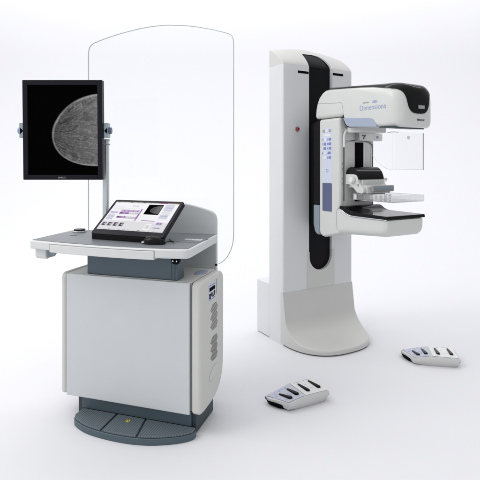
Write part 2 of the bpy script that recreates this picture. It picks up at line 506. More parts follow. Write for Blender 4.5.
prism(bm, rrect(.205, .345, .105, .262, .012), 'z', .9106, .9114, 0)
prism(bm, rrect(.243, .335, .168, .198, .003), 'z', .9115, .9135, 1)
for k in range(7): box(bm, .249+.0115*k, .249+.0115*k+.008, .176+.004*(k % 2), .188, .9136, .9140, 2)
obj('card_pad', bm, ['desk_top', 'whiteink', 'seam_soft'], desk)

# grey back panel behind the desk
bp = [(-.10, .60), (.324, .60), (.324, .985)] + spline([(.324, .985), (.318, 1.012), (.304, 1.030), (.28, 1.042), (.20, 1.064), (.12, 1.078), (.03, 1.086), (-.06, 1.088)], 5)[1:] + [(-.10, 1.085)]
bm = BM(); prism(bm, bp, 'y', .4285, .452)
obj('back_panel', bm, 'back', ws, .007)
bm = BM(); box(bm, -.12, .30, .3195, .40, .20, .70)
obj('rear_spine', bm, 'back', ws, .005)
bm = BM(); loft(bm, [[(.318+.032*k*math.cos(t), .215+.055*k*math.sin(t), z) for t in [2*math.pi*i/28 for i in range(28)]] for z, k in ((.7365, 1), (.7395, .96), (.7405, .8))])
obj('wrist_pad', bm, 'trim', ws)

# clear radiation shield
so = spline([(.345, .745), (.372, .760), (.40, .790), (.42, .828), (.432, .868), (.437, .91)], 5) + spline([(.437, 1.965), (.436, 1.985), (.432, 2.004), (.422, 2.020), (.404, 2.032)], 4)
top = spline([(.404, 2.032), (.30, 2.064), (.18, 2.092), (.06, 2.108), (-.02, 2.112), (-.12, 2.108), (-.26, 2.090), (-.38, 2.066), (-.458, 2.045)], 6)
so += top[1:] + spline([(-.458, 2.045), (-.480, 2.034), (-.495, 2.015), (-.501, 1.992), (-.502, 1.97)], 4)[1:] + [(-.502, .90), (-.49, .84), (-.46, .79), (-.42, .757), (-.39, .745)]
bm = BM(); prism(bm, so, 'y', .400, .405)
sh = obj('radiation_shield', bm, 'clear', ws)
bm = BM()
n = len(so)
inn = inset(so, .0035)
for (a, b, c, d) in zip(so, so[1:], inn[1:], inn):
    vv = [[bm.verts.new((p[0], y, p[1])) for p in (a, b, c, d)] for y in (.3995, .4055)]
    for y in vv: bm.faces.new(y)
    bm.faces.new((vv[0][0], vv[0][1], vv[1][1], vv[1][0])); bm.faces.new((vv[0][3], vv[0][2], vv[1][2], vv[1][3]))
bmesh.ops.remove_doubles(bm, verts=bm.verts, dist=1e-5)
obj('shield_edge', bm, 'clear_edge', sh)
bm = BM(); box(bm, .326, .338, .396, .409, .7365, .746)
obj('shield_clamp', bm, 'black_soft', sh, .002)

# monitor pole
bm = BM(); prism(bm, rrect(-.284, -.254, .221, .251, .006), 'z', .9115, 1.436)
pole = obj('monitor_pole', bm, 'silver', ws)
bm = BM(); prism(bm, rrect(-.286, -.252, .219, .253, .007), 'z', 1.4362, 1.446)
obj('pole_cap', bm, 'bracket', pole, .002)
bm = BM(); prism(bm, rrect(-.288, -.250, .217, .255, .007), 'z', 1.412, 1.420)
obj('pole_collar', bm, 'grey', pole, .002)

bm = BM(); tube(bm, spline([(-.275, .236, 1.404), (-.34, .228, 1.396), (-.42, .21, 1.398), (-.455, .18, 1.43), (-.455, .157, 1.485)], 5), .011, 14)
obj('monitor_arm', bm, 'bracket', ws)

# portrait monitor, local frame: x right, y up, z towards the viewer
mw, mh = .421, .527
def monitor():
    bm = BM(); b = .026
    # bezel frame
    for (x0, x1, y0, y1) in ((0, b, 0, mh), (mw-b, mw, 0, mh), (b, mw-b, mh-b, mh), (b, mw-b, 0, b)):
        box(bm, x0, x1, y0, y1, -.012, .006)
    box(bm, .0, mw, .0, mh, -.034, -.0125)
    o = obj('x_ray_monitor', bm, 'bezel', ws, .0025, 2)
    bm = BM(); prism(bm, rrect(.07, mw-.07, .10, mh-.10, .03), 'z', -.075, -.0345)
    obj('monitor_back', bm, 'bezel', o, .01)
    bm = BM(); w, h = mw-2*b, mh-2*b
    box(bm, 0, w, 0, h, -.004, 0)
    obj('screen', bm, mammogram('x_ray_picture', w, h), o, loc=(b, b, -.006))
    lettering('bezel_lettering', 'BARCO', .0112, 'seam_soft', o, (mw/2-.005, .0085, .0062), (1, 0, 0), (0, 1, 0), .0004, .0002, 1.0, 'CENTER')
    for s in (-1, 1):
        xe = 0 if s < 0 else mw
        bm = BM()
        x1 = xe+s*.0025; x2 = xe+s*.026
        prism(bm, rrect(min(x1, x2), max(x1, x2), .222, .302, .005), 'z', -.055, -.012, 0)
        prism(bm, [(xe+s*.0045, .26), (xe+s*.022, .278), (xe+s*.022, .242)], 'z', -.0118, -.0108, 1)
        obj('tilt_bracket', bm, ['bracket', 'void'], o, .002)
        bm = BM(); cyl(bm, (xe+s*.0262, .262, -.034), 'x', .018, s*.013, 24)
        obj('tilt_knob', bm, 'logo' if s < 0 else 'navy', o, .003)
    bm = BM()   # yoke behind the panel reaching to the pole
    box(bm, -.02, mw+.022, .250, .274, -.098, -.0845)
    box(bm, -.024, -.010, .250, .274, -.0845, -.056); box(bm, mw+.010, mw+.024, .250, .274, -.0845, -.056)
    obj('yoke', bm, 'bracket', o, .002, 2)
    return o
mon = monitor()
zx = Vector((.400, .126, .0)).normalized()
tiltup = Vector((.006, -.012, .53))
# x axis of the panel in the cabinet frame, slight forward lean
zz = zx.cross(tiltup).normalized(); yy = zz.cross(zx)
mt = Matrix((zx, yy, zz)).transposed().to_4x4(); mt.translation = Vector((-.594, -.036, 1.2215))
mon.matrix_local = mt

# ------------------------------------------------------------------ things on the desk
def wloc(x, y, z):
    return (ws_m @ Vector((x, y, z)))
ws_m = Matrix.Translation((-.571, 2.4035, 0)) @ Matrix.Rotation(R(-17.5), 4, 'Z')

ts = empty('touch_screen', 'black tilted touch screen with a purple and white patient page on the desk', 'touch screen', wloc(-.241, .052, .9108), -17.5-5.5)
TW, TL, TT = .442, .266, 37.
tr = Matrix.Translation((0, 0, .034)) @ Matrix.Rotation(R(TT), 4, 'X')
bm = BM(); prism(bm, rrect(0, TW, -.004, TL, .012), 'z', -.024, 0.)
cas = obj('casing', bm, 'bezel', ts, .003); cas.matrix_local = tr
bm = BM()
LV = [0.]
def q(pts, z, mi):
    vs = [bm.verts.new((p[0], p[1], z)) for p in pts]
    f = bm.faces.new(vs); f.material_index = mi
def rq(u0, u1, v0, v1, z, mi): q([(u0, v0), (u1, v0), (u1, v1), (u0, v1)], z, mi)
names = ['s_white', 's_grey', 's_mid', 's_blue', 's_purple', 's_lilac', 's_black', 's_orange', 's_magenta']
W_, G_, MD, BL, PU, LI, BK, OR, MG = range(9)
a, b_, c_, d_ = .0006, .0010, .0014, .0018
rq(.018, .424, .030, .247, a, W_)
rq(.018, .424, .030, .098, b_, G_)                      # lower grey band
rq(.018, .424, .241, .247, b_, MD)                       # tool row
for k in range(9): rq(.03+.028*k, .043+.028*k, .2425, .2458, c_, BK if k % 3 == 0 else G_)
rq(.300, .352, .2415, .2465, c_, MG); rq(.362, .385, .2415, .2465, c_, LI); rq(.388, .422, .2415, .2465, c_, OR)
rq(.078, .205, .196, .231, b_, G_); rq(.0795, .2035, .1975, .2295, c_, W_)
for k in range(4): rq(.145+.011*k, .153+.011*k, .212, .219, d_, MD)
rq(.027, .078, .156, .167, b_, LI); rq(.030, .05, .159, .164, c_, PU); rq(.056, .074, .159, .164, c_, LI)
rq(.026, .070, .104, .149, b_, BL)
for k in range(4): rq(.030, .066-.006*(k % 2), .110+.009*k, .114+.009*k, c_, G_ if k % 2 else MD)
rq(.090, .208, .166, .184, b_, LI)
for k in range(8): rq(.095+.014*k, .103+.014*k, .171, .179, c_, PU if k % 2 else MD)
rq(.088, .150, .151, .164, b_, PU); rq(.094, .108, .154, .161, c_, BK); rq(.115, .128, .154, .161, c_, LI)
rq(.150, .208, .151, .161, b_, MD)
for k in range(5): rq(.153+.0105*k, .160+.0105*k, .153, .159, c_, G_)
rq(.088, .145, .119, .134, b_, PU); rq(.120, .138, .122, .131, c_, LI); rq(.092, .105, .122, .131, c_, BK)
rq(.147, .214, .117, .131, b_, MD)
for k in range(6): rq(.150+.0105*k, .157+.0105*k, .120, .127, c_, G_)
rq(.211, .223, .101, .196, b_, LI); rq(.213, .2205, .116, .160, c_, PU); rq(.213, .2205, .170, .190, c_, PU)
for u in (.031, .067, .104, .141):
    rq(u, u+.0235, .058, .084, c_, BK); rq(u-.006, u+.0, .058, .084, c_, LI)
    q([(u+.022, .062), (u+.022, .080), (u+.012, .076), (u+.008, .071), (u+.012, .065)], d_, MD)
rq(.236, .345, .098, .238, b_, W_)
rq(.243, .336, .154, .232, c_, BK)
rq(.255, .344, .1035, .110, c_, LI)
for k in range(7): rq(.262+.0105*k, .269+.0105*k, .105, .109, d_, PU)
rq(.350, .402, .184, .235, c_, BL); rq(.350, .402, .160, .178, c_, G_); rq(.350, .400, .126, .156, c_, BL)
for (v0, mi) in ((.222, G_), (.208, MD), (.195, G_), (.144, MD), (.132, G_)): rq(.356, .392, v0, v0+.005, d_, mi)
rq(.350, .402, .100, .118, c_, W_); rq(.356, .394, .080, .100, c_, LI); rq(.362, .372, .085, .095, d_, PU); rq(.378, .388, .085, .095, d_, PU)
rq(.350, .398, .053, .064, c_, BL); rq(.356, .392, .056, .060, d_, PU)
rq(.300, .335, .040, .085, c_, W_); rq(.305, .330, .050, .078, d_, G_); rq(.311, .324, .058, .064, d_+.0003, MD)
for k in range(12): rq(.03+.03*k, .045+.03*k, .034, .037, c_, MD if k % 4 else BK)
scr = obj('screen', bm, names, ts); scr.matrix_local = tr
bm = BM(); box(bm, 0, .086, 0, .072, 0, .0004)
pic = obj('x_ray_thumbnail', bm, mammogram('x_ray_thumbnail_picture', .086, .072, .5, .3, .5, .42, .42), scr)
pic.location = (.246, .157, d_)
bm = BM(); prism(bm, [(0.02, .0), (.17, .0), (.17, .015), (.14, .095), (.12, .092), (.12, .02), (0.02, .012)], 'x', .12, .32)
obj('stand', bm, 'black_soft', ts, .003, 2)
bm = BM(); prism(bm, rrect(.003, TW-.003, .002, .030, .004), 'z', .0005, .026)
obj('front_lip', bm, 'black', ts, .003)

mouse = empty('computer_mouse', 'glossy black computer mouse in front of the touch screen corner', 'mouse', wloc(.148, .016, .9108), -17.5)
def mouse_build():
    bm = BM(); rings = []
    L_, Wd, H = .124, .036, .040
    N = 18
    for s in range(N+1):
        t = s/N; x = -L_/2+L_*t
        env = math.sqrt(max(0, 1-abs(2*t-1)**2.6))
        w = Wd*env*(.88+.12*math.cos((t-.35)*4)); h = H*(env**.8)*(1-.45*(t-.42)**2*4*(.55 if t < .42 else .35))
        ring = []
        for k in range(17):
            a = math.pi*k/16; ring.append((x, -w*math.cos(a), max(.001, h*math.sin(a)**.75)))
        rings.append(ring)
    loft(bm, rings)
    o = obj('mouse_body', bm, 'black', mouse, sharp=60)
    bm = BM(); box(bm, -.055, -.005, -.0008, .0008, .026, .0325)
    bm2 = BM(); cyl(bm2, (-.036, -.004, .0265), 'y', .008, .008, 20)
    bm.free()
    obj('scroll_wheel', bm2, 'grey', mouse, .001)
    bm = BM(); loft(bm, [[(-.045+.012*math.cos(t), -.025+.004*math.sin(t), .010+.005*math.sin(t)) for t in [2*math.pi*i/16 for i in range(16)]], [(-.046+.010*math.cos(t), -.0275+.003*math.sin(t), .010+.004*math.sin(t)) for t in [2*math.pi*i/16 for i in range(16)]]])
    obj('side_button', bm, 'grey', mouse)
    bm = BM(); tube(bm, spline([(.054, .004, .008), (.075, .012, .012), (.088, .030, .010), (.080, .055, .005), (.05, .09, .003), (.01, .15, .003)], 6), .0022, 8)
    obj('mouse_cable', bm, 'black_soft', mouse)
mouse_build()

# ------------------------------------------------------------------ mammography machine
GM = Matrix.Translation((.596, 3.615, 0)) @ Matrix.Rotation(R(30), 4, 'Z')
mg = empty('mammography_machine', 'tall white x-ray stand with black slot, swinging tube head and clear compression paddle', 'x-ray machine', (.596, 3.615, 0), 30)

HW, DEP, ZS = .331, .175, 2.03
XA, XB = -.096, .122
def zr(x): return 2.160+.040*(1-(x/HW)**2)
EXP = 2/1.3
def cs(t): return max(0., math.cos(t))**EXP, max(0., math.sin(t))**EXP
rows = [('z', z) for z in (0., .35, .47, .63, .8, 1.2, 1.6, 1.9, 1.97, ZS)] + [('t', R(90*k/36)) for k in range(1, 37)]
def surf(row, x, d=0.):
    """front skin of the column: straight wall then a quarter-round cap"""
    if row[0] == 'z': return (d, row[1])
    t = row[1]
    c, s = cs(t)
    y = DEP*(1-c); z = ZS+(zr(x)-ZS)*s
    e = R(1); c0, s0 = cs(max(0, t-e)); c1, s1 = cs(min(R(90), t+e))
    ty = DEP*(c0-c1); tz = (zr(x)-ZS)*(s1-s0); n = math.hypot(ty, tz) or 1.
    return (y+d*tz/n, z-d*ty/n)
TEND = 20
def xright(row):
    if row[0] == 'z': return XB
    f = math.degrees(row[1])/(90*TEND/36)
    g = min(1, max(0, (f-.25)/.75))
    return XB-.115*(1-math.sqrt(max(0, 1-g*g)))
def sdepth(row):
    if row[0] == 'z': return .022
    return .022-.0195*min(1, math.degrees(row[1])/(90*TEND/36))
def column():
    bm = BM()
    xs = [-.20, -.15, XA, -.04, .01, .06, XB, .17, .23]
    cr = .013
    rings = []
    for ri, row in enumerate(rows):
        yf = surf(row, 0)[0]; r = min(cr, max(.0005, DEP-yf-.001))
        ring = [(-HW, DEP+.004)]
        for k in range(6):
            a = R(180+90*k/5); ring.append((-HW+r+r*math.cos(a), yf+r+r*math.sin(a)))
        xr_ = xright(row)
        ring += [(x if x <= XA or x > XB else XA+(x-XA)/(XB-XA)*(xr_-XA), yf) for x in xs]
        for k in range(6):
            a = R(270+90*k/5); ring.append((HW-r+r*math.cos(a), yf+r+r*math.sin(a)))
        ring += [(HW, DEP+.004)]
        pts = []
        for (x, y) in ring:
            if row[0] == 'z': z = row[1]
            else: z = ZS+(zr(x)-ZS)*cs(row[1])[1]
            pts.append((x, y, z))
        rings.append([bm.verts.new(p) for p in pts])
    i0 = 1+6+2; i1 = 1+6+6     # slot columns
    for j in range(len(rows)-1):
        for i in range(len(rings[0])-1):
            slot = i0 <= i < i1
            if slot and 2 <= j < 9+TEND: continue
            f = bm.faces.new((rings[j][i], rings[j][i+1], rings[j+1][i+1], rings[j+1][i]))
            f.material_index = 1 if j >= 9 else 0
    # back and top closing faces
    n = len(rings[0])
    for j in range(len(rows)-1):
        bm.faces.new((rings[j][0], rings[j][n-1], rings[j+1][n-1], rings[j+1][0]))
    # rounded bottom of the slot (between rows 2 and 3 of the slot columns the gap is open down to z=.60)
    obj('column', bm, ['column', 'cap'], mg, sharp=30)
    # semicircular lower end plate
    bm = BM()
    cx = (XA+XB)/2; r = (XB-XA)/2; zc = .618
    arc = [(cx-r*math.cos(math.pi*k/24), zc-r*math.sin(math.pi*k/24)) for k in range(25)]
    return arc
arc = column()

# the slot is open down to z=.60; its lower end is closed by the lower plate, which carries the half-round cut
def lower_plate():
    bm = BM()
    zc, cx, r = .618, (XA+XB)/2, (XB-XA)/2-.002
    arc = [(cx-r*math.cos(math.pi*k/28), zc-r*math.sin(math.pi*k/28)) for k in range(29)]
    out = [(-.112, .655), (-.112, .386), (.148, .386), (.148, .655)]
    pts = out[:1] + [(-.112, .386), (.148, .386), (.148, .655), (cx+r, .655)] + arc[::-1] + [(cx-r, .655)]
    prism(bm, pts, 'y', -.0052, .021)
    obj('lower_plate', bm, 'cap', mg, .0015, 2)
lower_plate()

def slot():
    D = .022
    bm = BM()
    rws = rows[2:9+TEND+1]
    xs = [XA, -.04, .01, .06, XB]
    # black liner recessed behind the skin
    def xx(rw, x): return XA+(x-XA)/(XB-XA)*(xright(rw)-XA)
    back = [[bm.verts.new((xx(rw, x), *surf(rw, xx(rw, x), sdepth(rw)))) for x in xs] for rw in rws]
    for a, b in zip(back, back[1:]):
        for i in range(len(xs)-1): bm.faces.new((a[i], a[i+1], b[i+1], b[i])).material_index = 0
    for x in (XA, XB):
        f = [[bm.verts.new((xx(rw, x), *surf(rw, xx(rw, x), d))) for d in (-.0015, sdepth(rw))] for rw in rws]
        for a, b in zip(f, f[1:]): bm.faces.new((a[0], a[1], b[1], b[0])).material_index = 1 if x > 0 else 0
    e = rws[-1]
    t = [[bm.verts.new((xx(e, x), *surf(e, xx(e, x), d))) for x in xs] for d in (-.0015, sdepth(e))]
    for i in range(len(xs)-1): bm.faces.new((t[0][i], t[0][i+1], t[1][i+1], t[1][i])).material_index = 0
    obj('slot_liner', bm, ['black_soft', 'column'], mg)
    # raised grey lip round the slot on its right and top sides
    bm = BM()
    path = []
    for rw in rws[2:]:
        xr_ = xright(rw); p = surf(rw, xr_, -.001); path.append((xr_+.003, p[0], p[1]))
    tube(bm, path, .0028, 8)
    obj('slot_lip', bm, 'silver', mg)
slot()
# dark half-round behind the lower plate cut
bm = BM(); box(bm, XA+.001, XB-.001, -.0005, -.0001, .49, .64)
bm.free()

for (x0, x1, z) in ((-.199, XA-.004, 1.984), (XB+.012, .238, 1.998)):
    bm = BM(); box(bm, x0, x1, -.0025, .002, z-.009, z+.009)
    obj('handle_slot', bm, 'void', mg, .002, 2)
bm = BM(); cyl(bm, (-.207, .001, 1.563), 'y', .019, -.006, 28, 0); cyl(bm, (-.207, -.005, 1.563), 'y', .014, -.014, 28, 1, .011)
obj('emergency_button', bm, ['grey', 'red'], mg, .002)

# flared foot : D-shaped block hollowed by a cove, with a rolled edge
def foot():
    FD, FW, R0 = .352, .3315, .017
    def cove(y):
        d = min(1, max(0, -y/FD))
        return .044+.339*(1-(max(0, 1-(1-d)**3.))**(1/3.))
    N = 72
    outl = []
    for k in range(N+1):
        a = math.pi*k/N
        c, sn = math.cos(a), math.sin(a)
        outl.append((-FW*math.copysign(abs(c)**(2/2.5), c), -FD*abs(sn)**(2/2.5)))
    ys = [.03, .015]
    pts = [(-FW, y) for y in ys] + outl + [(FW, y) for y in ys[::-1]]
    n = len(pts); nor = []
    for i in range(n):
        a = Vector(pts[max(0, i-1)]); b = Vector(pts[min(n-1, i+1)]); t = b-a
        nor.append(Vector((t.y, -t.x)).normalized())
    for i in range(n):
        if nor[i].dot(Vector(pts[i])-Vector((0, .05))) < 0: nor[i] = -nor[i]
    rr = [.003+(R0-.003)*min(1, max(0, -p[1]/.16)) for p in pts]
    inner = [Vector(p)-m_*r_ for p, m_, r_ in zip(pts, nor, rr)]
    rings = [[(p[0]*.985, p[1]*.985 if p[1] < 0 else p[1], .007) for p in pts], [(p[0], p[1], .011) for p in pts]]
    for k in range(0, 7):
        f = R(90*k/6)
        rings.append([(q.x+m_.x*r_*math.cos(f), q.y+m_.y*r_*math.cos(f), cove(q.y)-r_+r_*math.sin(f)) for q, m_, r_ in zip(inner, nor, rr)])
    bm = BM()
    vs = loft(bm, rings, cap=False, closed=False)
    last = vs[-1]; K = 18
    rows_ = []
    for i in range(n//2):
        a, b = last[i], last[n-1-i]
        rows_.append([a]+[bm.verts.new(a.co.lerp(b.co, k/K)) for k in range(1, K)]+[b])
    for a, b in zip(rows_, rows_[1:]):
        for k in range(K): bm.faces.new((a[k], a[k+1], b[k+1], b[k]))
    mid = last[n//2] if n % 2 else None
    if mid:
        a = rows_[-1]
        for k in range(K): bm.faces.new((a[k], a[k+1], mid))
    o = obj('foot_base', bm, 'foot', mg, sharp=40)
    bm = BM(); prism(bm, [(p[0]*.975, p[1]*.975) for p in pts], 'z', .0005, .0085)  # dark slab standing in for the contact shadow line under the foot
    obj('foot_contact_shade', bm, 'seam', o)
foot()
bm = BM(); box(bm, -.328, .30, DEP+.006, .362, 0.004, .412)
obj('rear_box', bm, 'column', mg, .010)
bm = BM(); cyl(bm, (0, 0, 0), 'z', .01, .01); bm.free()

# carriage joining slot and arm
bm = BM(); box(bm, -.085, .11, -.15, .034, .86, 1.60)
obj('carriage', bm, 'black_soft', mg, .004)
bm = BM()
prism(bm, [(-.138, 1.02), (-.199, 1.02), (-.199, 1.617), (-.138, 1.596)], 'x', -.160, .146, 0)
obj('carriage_cover', bm, 'black', mg, .004)
bm = BM(); prism(bm, [(-.134, 1.018), (-.199, 1.018), (-.199, .812), (-.175, .812), (-.150, .83), (-.134, .88)], 'x', -.162, .148, 0)
obj('carriage_skirt', bm, 'bluegrey', mg, .006)

# arm : side profile with rounded front edges
bm = BM()
prof = [(-.200, 1.617), (-.200, .842), (-.206, .822), (-.222, .808), (-.25, .803), (-.40, .838), (-.415, .85), (-.415, 1.545), (-.415, 1.617)]
rings = []
def armring(x):
    return [(x, p[0], p[1]) for p in prof]
prism(bm, prof, 'x', -.166, .150)
arm = obj('arm', bm, 'arm', mg, .030, 5, 50)

bm = BM()   # control strip on the near side
X = -.1662
def sidebox(bm, y0, y1, z0, z1, p, mi): box(bm, X-p, X, y0, y1, z0, z1, mi)
def sprism(bm, y0, y1, z0, z1, r, p, mi): prism(bm, rrect(y0, y1, z0, z1, r), 'x', X-p, X, mi)
sprism(bm, -.338, -.238, 1.178, 1.553, .008, .0010, 0)
sprism(bm, -.336, -.240, .984, 1.176, .006, .0014, 1)
obj('control_strip', bm, ['lightblue', 'navy'], arm)
bm = BM()
rnd = random.Random(3)
bm.free()
def button(y0, y1, z0, z1, r, p, m_, skew=0.):
    b = BM()
    pts_ = [(y+skew*(z-z0), z) for y, z in rrect(y0, y1, z0, z1, r)]
    prism(b, pts_, 'x', X-p, X-.0011); obj('control_button', b, m_, arm)
for k in range(3): button(-.328+.031*k, -.305+.031*k, 1.524, 1.543, .004, .0024, 'white' if k == 1 else 'seam_soft')
button(-.325, -.252, 1.495, 1.512, .006, .0016, 'white')
for r_ in range(5):
    z = 1.484-.031*r_
    for c in range(2):
        y = -.327+.048*c+rnd.uniform(-.004, .004)
        button(y, y+rnd.uniform(.018, .026), z-rnd.uniform(.015, .022), z, .004, .0022, rnd.choice(('white', 'white', 'ink')))
        button(y+.029, y+.036, z-.018, z-.002, .002, .0020, rnd.choice(('ink', 'ink', 'white')), rnd.choice((-.5, .4, 0)))
bm = BM()
pts = [(-.289+.012*math.cos(2*math.pi*k/28), 1.262+.012*math.sin(2*math.pi*k/28)) for k in range(28)]
inr = [(-.289+.009*math.cos(2*math.pi*k/28), 1.262+.009*math.sin(2*math.pi*k/28)) for k in range(28)]
for k in range(28):
    j = (k+1) % 28
    prism(bm, [pts[k], pts[j], inr[j], inr[k]], 'x', X-.0016, X-.001, 2)
obj('button_ring', bm, ['white', 'seam_soft', 'ink'], arm)

# inner face: raised arch, black track, grooves, scale marks
Yi = -.4155
bm = BM()
ar = [(-.128, 1.00), (.120, 1.00), (.120, 1.40)] + spline([(.120, 1.40), (.112, 1.435), (.08, 1.452), (.0, 1.462), (-.08, 1.458), (-.118, 1.446), (-.128, 1.42)], 5)[1:]
prism(bm, ar, 'y', Yi-.006, Yi-.0005)
ip = obj('inner_panel', bm, 'inner', mg, .003)
bm = BM(); box(bm, -.040, .036, Yi-.0085, Yi-.0065, 1.055, 1.452)
obj('black_track', bm, 'void', ip)
bm = BM(); box(bm, .0362, .048, Yi-.0115, Yi-.0065, 1.055, 1.452); box(bm, .104, .112, Yi-.009, Yi-.0065, 1.02, 1.43, 0)
obj('track_rail', bm, 'white', ip, .001)
bm = BM(); box(bm, -.1365, -.1295, Yi-.004, Yi-.001, 1.06, 1.415)
tube(bm, spline([(.1235, Yi-.005, 1.02), (.1235, Yi-.005, 1.40), (.116, Yi-.006, 1.438), (.085, Yi-.006, 1.457), (.0, Yi-.006, 1.467), (-.07, Yi-.006, 1.464)], 6), .0042, 8)
obj('groove_line', bm, 'seam', ip)
for z in (1.265, 1.30, 1.17, 1.20):
    bm = BM(); box(bm, -.1485, -.1415, Yi-.0012, Yi-.0004, z, z+.018)
    obj('scale_mark', bm, 'seam_soft', ip)
bm = BM()
tube(bm, spline([(-.138, Yi-.012, 1.418), (-.138, Yi-.012, 1.49), (-.132, Yi-.014, 1.515), (-.115, Yi-.016, 1.530), (-.085, Yi-.018, 1.535), (-.02, Yi-.02, 1.533)], 6), .0075, 12)
obj('grab_rail', bm, 'white', mg)
bm = BM()   # gusset plate under the tube head
prism(bm, [(-.128, 1.465), (.14, 1.465), (.14, 1.58), (-.128, 1.545)], 'y', Yi-.010, Yi-.001)
obj('gusset_plate', bm, 'inner', mg, .003)

# tube head
CX = -.0065
def tube_rings(d=0.):
    """rounded-box sections along y; d inflates"""
    rs = []
    topl = [(-.172, 1.66), (-.178, 1.715), (-.190, 1.750), (-.208, 1.780), (-.236, 1.803), (-.27, 1.817), (-.32, 1.8225), (-.45, 1.812), (-.60, 1.799), (-.70, 1.793), (-.78, 1.789)]
    botl = [(-.172, 1.622), (-.44, 1.620), (-.452, 1.612), (-.466, 1.575), (-.480, 1.556), (-.51, 1.548), (-.60, 1.541), (-.93, 1.516)]
    def lerp(t, y):
        for a, b in zip(t, t[1:]):
            if b[0] <= y <= a[0]: return a[1]+(y-a[0])/(b[0]-a[0])*(b[1]-a[1])
        return t[-1][1] if y < t[-1][0] else t[0][1]
    ys = [-.172, -.178, -.184, -.190, -.2, -.208, -.222, -.236, -.25, -.27, -.30, -.32, -.38, -.44, -.452, -.459, -.466, -.473, -.480, -.51, -.60, -.70, -.78]
    for y in ys:
        z1 = lerp(topl, y); z0 = lerp(botl, y)
        rs.append([(x, y+(d if y == -.172 else 0), z) for (x, z) in rrect2(CX-.1615-d, CX+.1615+d, z0-d, z1+d, .026+.046*max(0, min(1, (-y-.56)/.22))+d*.5, .026+d*.5)])
    N = 22
    for k in range(1, N+1):
        dd = math.sin(R(90*k/N)); y = -.78-.135*dd
        if k == N: dd = .9995
        e = (1-dd**3.2)**(1/3.2); e2 = (1-dd**4.)**(1/4.)
        hw = .045+.1165*e
        z1 = 1.789-.075*(1-(1-dd**3.)**(1/3.))-.006*dd; z0 = lerp(botl, y)+.018*(1-e2)
        rs.append([(x, y-d*dd, z) for (x, z) in rrect2(CX-hw-d, CX+hw+d, z0-d, z1+d, .072+.022*dd, .026+.015*dd)])
    return rs
bm = BM(); loft(bm, tube_rings())
th = obj('tube_head', bm, 'tube', mg, sharp=50)

# black top cover and front visor follow the head's own surface
bm = BM(); loft(bm, tube_rings(.0035))
cut = BM(); prism(cut, [(-.255, 1.8125), (-.32, 1.8125), (-.60, 1.789), (-.70, 1.778), (-.78, 1.762), (-.84, 1.752), (-.84, 1.95), (-.255, 1.95)], 'x', -.4, .4)
obj('top_cover', intersect(bm, cut), 'black', th, sharp=40)
bm = BM(); loft(bm, tube_rings(.0042))
def mir(p): return [(2*CX-x, z) for x, z in p]
left = spline([(-.22, 1.756), (-.165, 1.752), (-.135, 1.740), (-.116, 1.718), (-.104, 1.69), (-.095, 1.655), (-.083, 1.628), (-.060, 1.608), (-.03, 1.602), (CX, 1.601)], 5)
vis = [(-.22, 1.95)] + left + mir(left[:-1])[::-1] + mir([(-.22, 1.95)])
cut = BM(); prism(cut, vis, 'y', -1.1, -.8405)
vz = obj('front_visor', intersect(bm, cut), 'black', th, sharp=40)
bm = BM()
mtx = Matrix.Translation((.012, -.9215, 1.641)) @ Matrix.Rotation(R(4), 4, 'Z')
box(bm, -.026, .030, -.001, .002, -.0105, .0105, 0)
for k in range(4): box(bm, -.021+.012*k, -.013+.012*k, -.0016, -.001, -.006, .006, 1)
obj('visor_display', bm, ['lcd', 'seam_soft'], th).matrix_local = mtx
# panel seam on the near side, trim, collimator plate
bm = BM()
XS = CX-.1615
tube(bm, spline([(XS, -.195, 1.7325), (XS, -.36, 1.715), (XS, -.420, 1.7125), (XS, -.436, 1.704), (XS, -.443, 1.68), (XS, -.452, 1.626)], 5), .0014, 6)
obj('panel_seam', bm, 'seam_soft', th)
bm = BM()
tp = spline([(-.452, 1.607), (-.50, 1.603), (-.66, 1.590), (-.70, 1.584), (-.722, 1.570), (-.745, 1.536)], 5)
bp_ = [(-.745, 1.530), (-.60, 1.5395), (-.52, 1.546), (-.490, 1.552), (-.475, 1.567), (-.462, 1.590)]
prism(bm, tp+bp_, 'x', XS-.0035, XS+.02, 0)
tm = obj('blue_trim', bm, 'trim', th, .002, 2)
bm = BM(); prism(bm, [(-.445, 1.628), (-.457, 1.592), (-.468, 1.568), (-.485, 1.5485), (-.52, 1.541), (-.60, 1.535), (-.52, 1.539), (-.485, 1.545), (-.464, 1.566), (-.452, 1.595)], 'x', XS-.001, XS+.02, 0)
obj('trim_shadow_gap', bm, 'slate_dark', th)
bm = BM(); prism(bm, [(-.755, 1.529), (-.875, 1.521), (-.875, 1.515), (-.755, 1.523)], 'x', CX-.157, CX+.100)
obj('collimator_plate', bm, 'slate_dark', th, .002)
bm = BM(); box(bm, CX-.12, CX+.12, -.56, -.44, 1.512, 1.56)
obj('collimator_housing', bm, 'inner', th, .01)
lettering('model_lettering', 'Dimensions', .046, 'logo', th, (XS-.0008, -.598, 1.640), (0, -1, -.02), (0, 0, 1), .0006, -.0004, 1.0)
lettering('small_lettering', 'SELENIA', .013, 'logo_grey', th, (XS-.0008, -.628, 1.682), (0, -1, -.02), (0, 0, 1), .0005, 0, 1.1)
bm = BM()
for k in range(5):
    a = R(20+35*k); cyl(bm, (XS-.0012, -.728-.018*math.cos(a), 1.676+.012*math.sin(a)), 'x', .0052 if k in (1, 2, 3) else .004, .0012, 14)
cyl(bm, (XS-.0012, -.728, 1.679), 'x', .0055, .0012, 14)
obj('dot_emblem', bm, 'logo', th)
lettering('front_lettering', 'HOLOGIC', .0155, 'darkink', th, (-.020, -.9165, 1.560), (1, .03, 0), (0, 0, 1), .0009, .0003, 1.0)

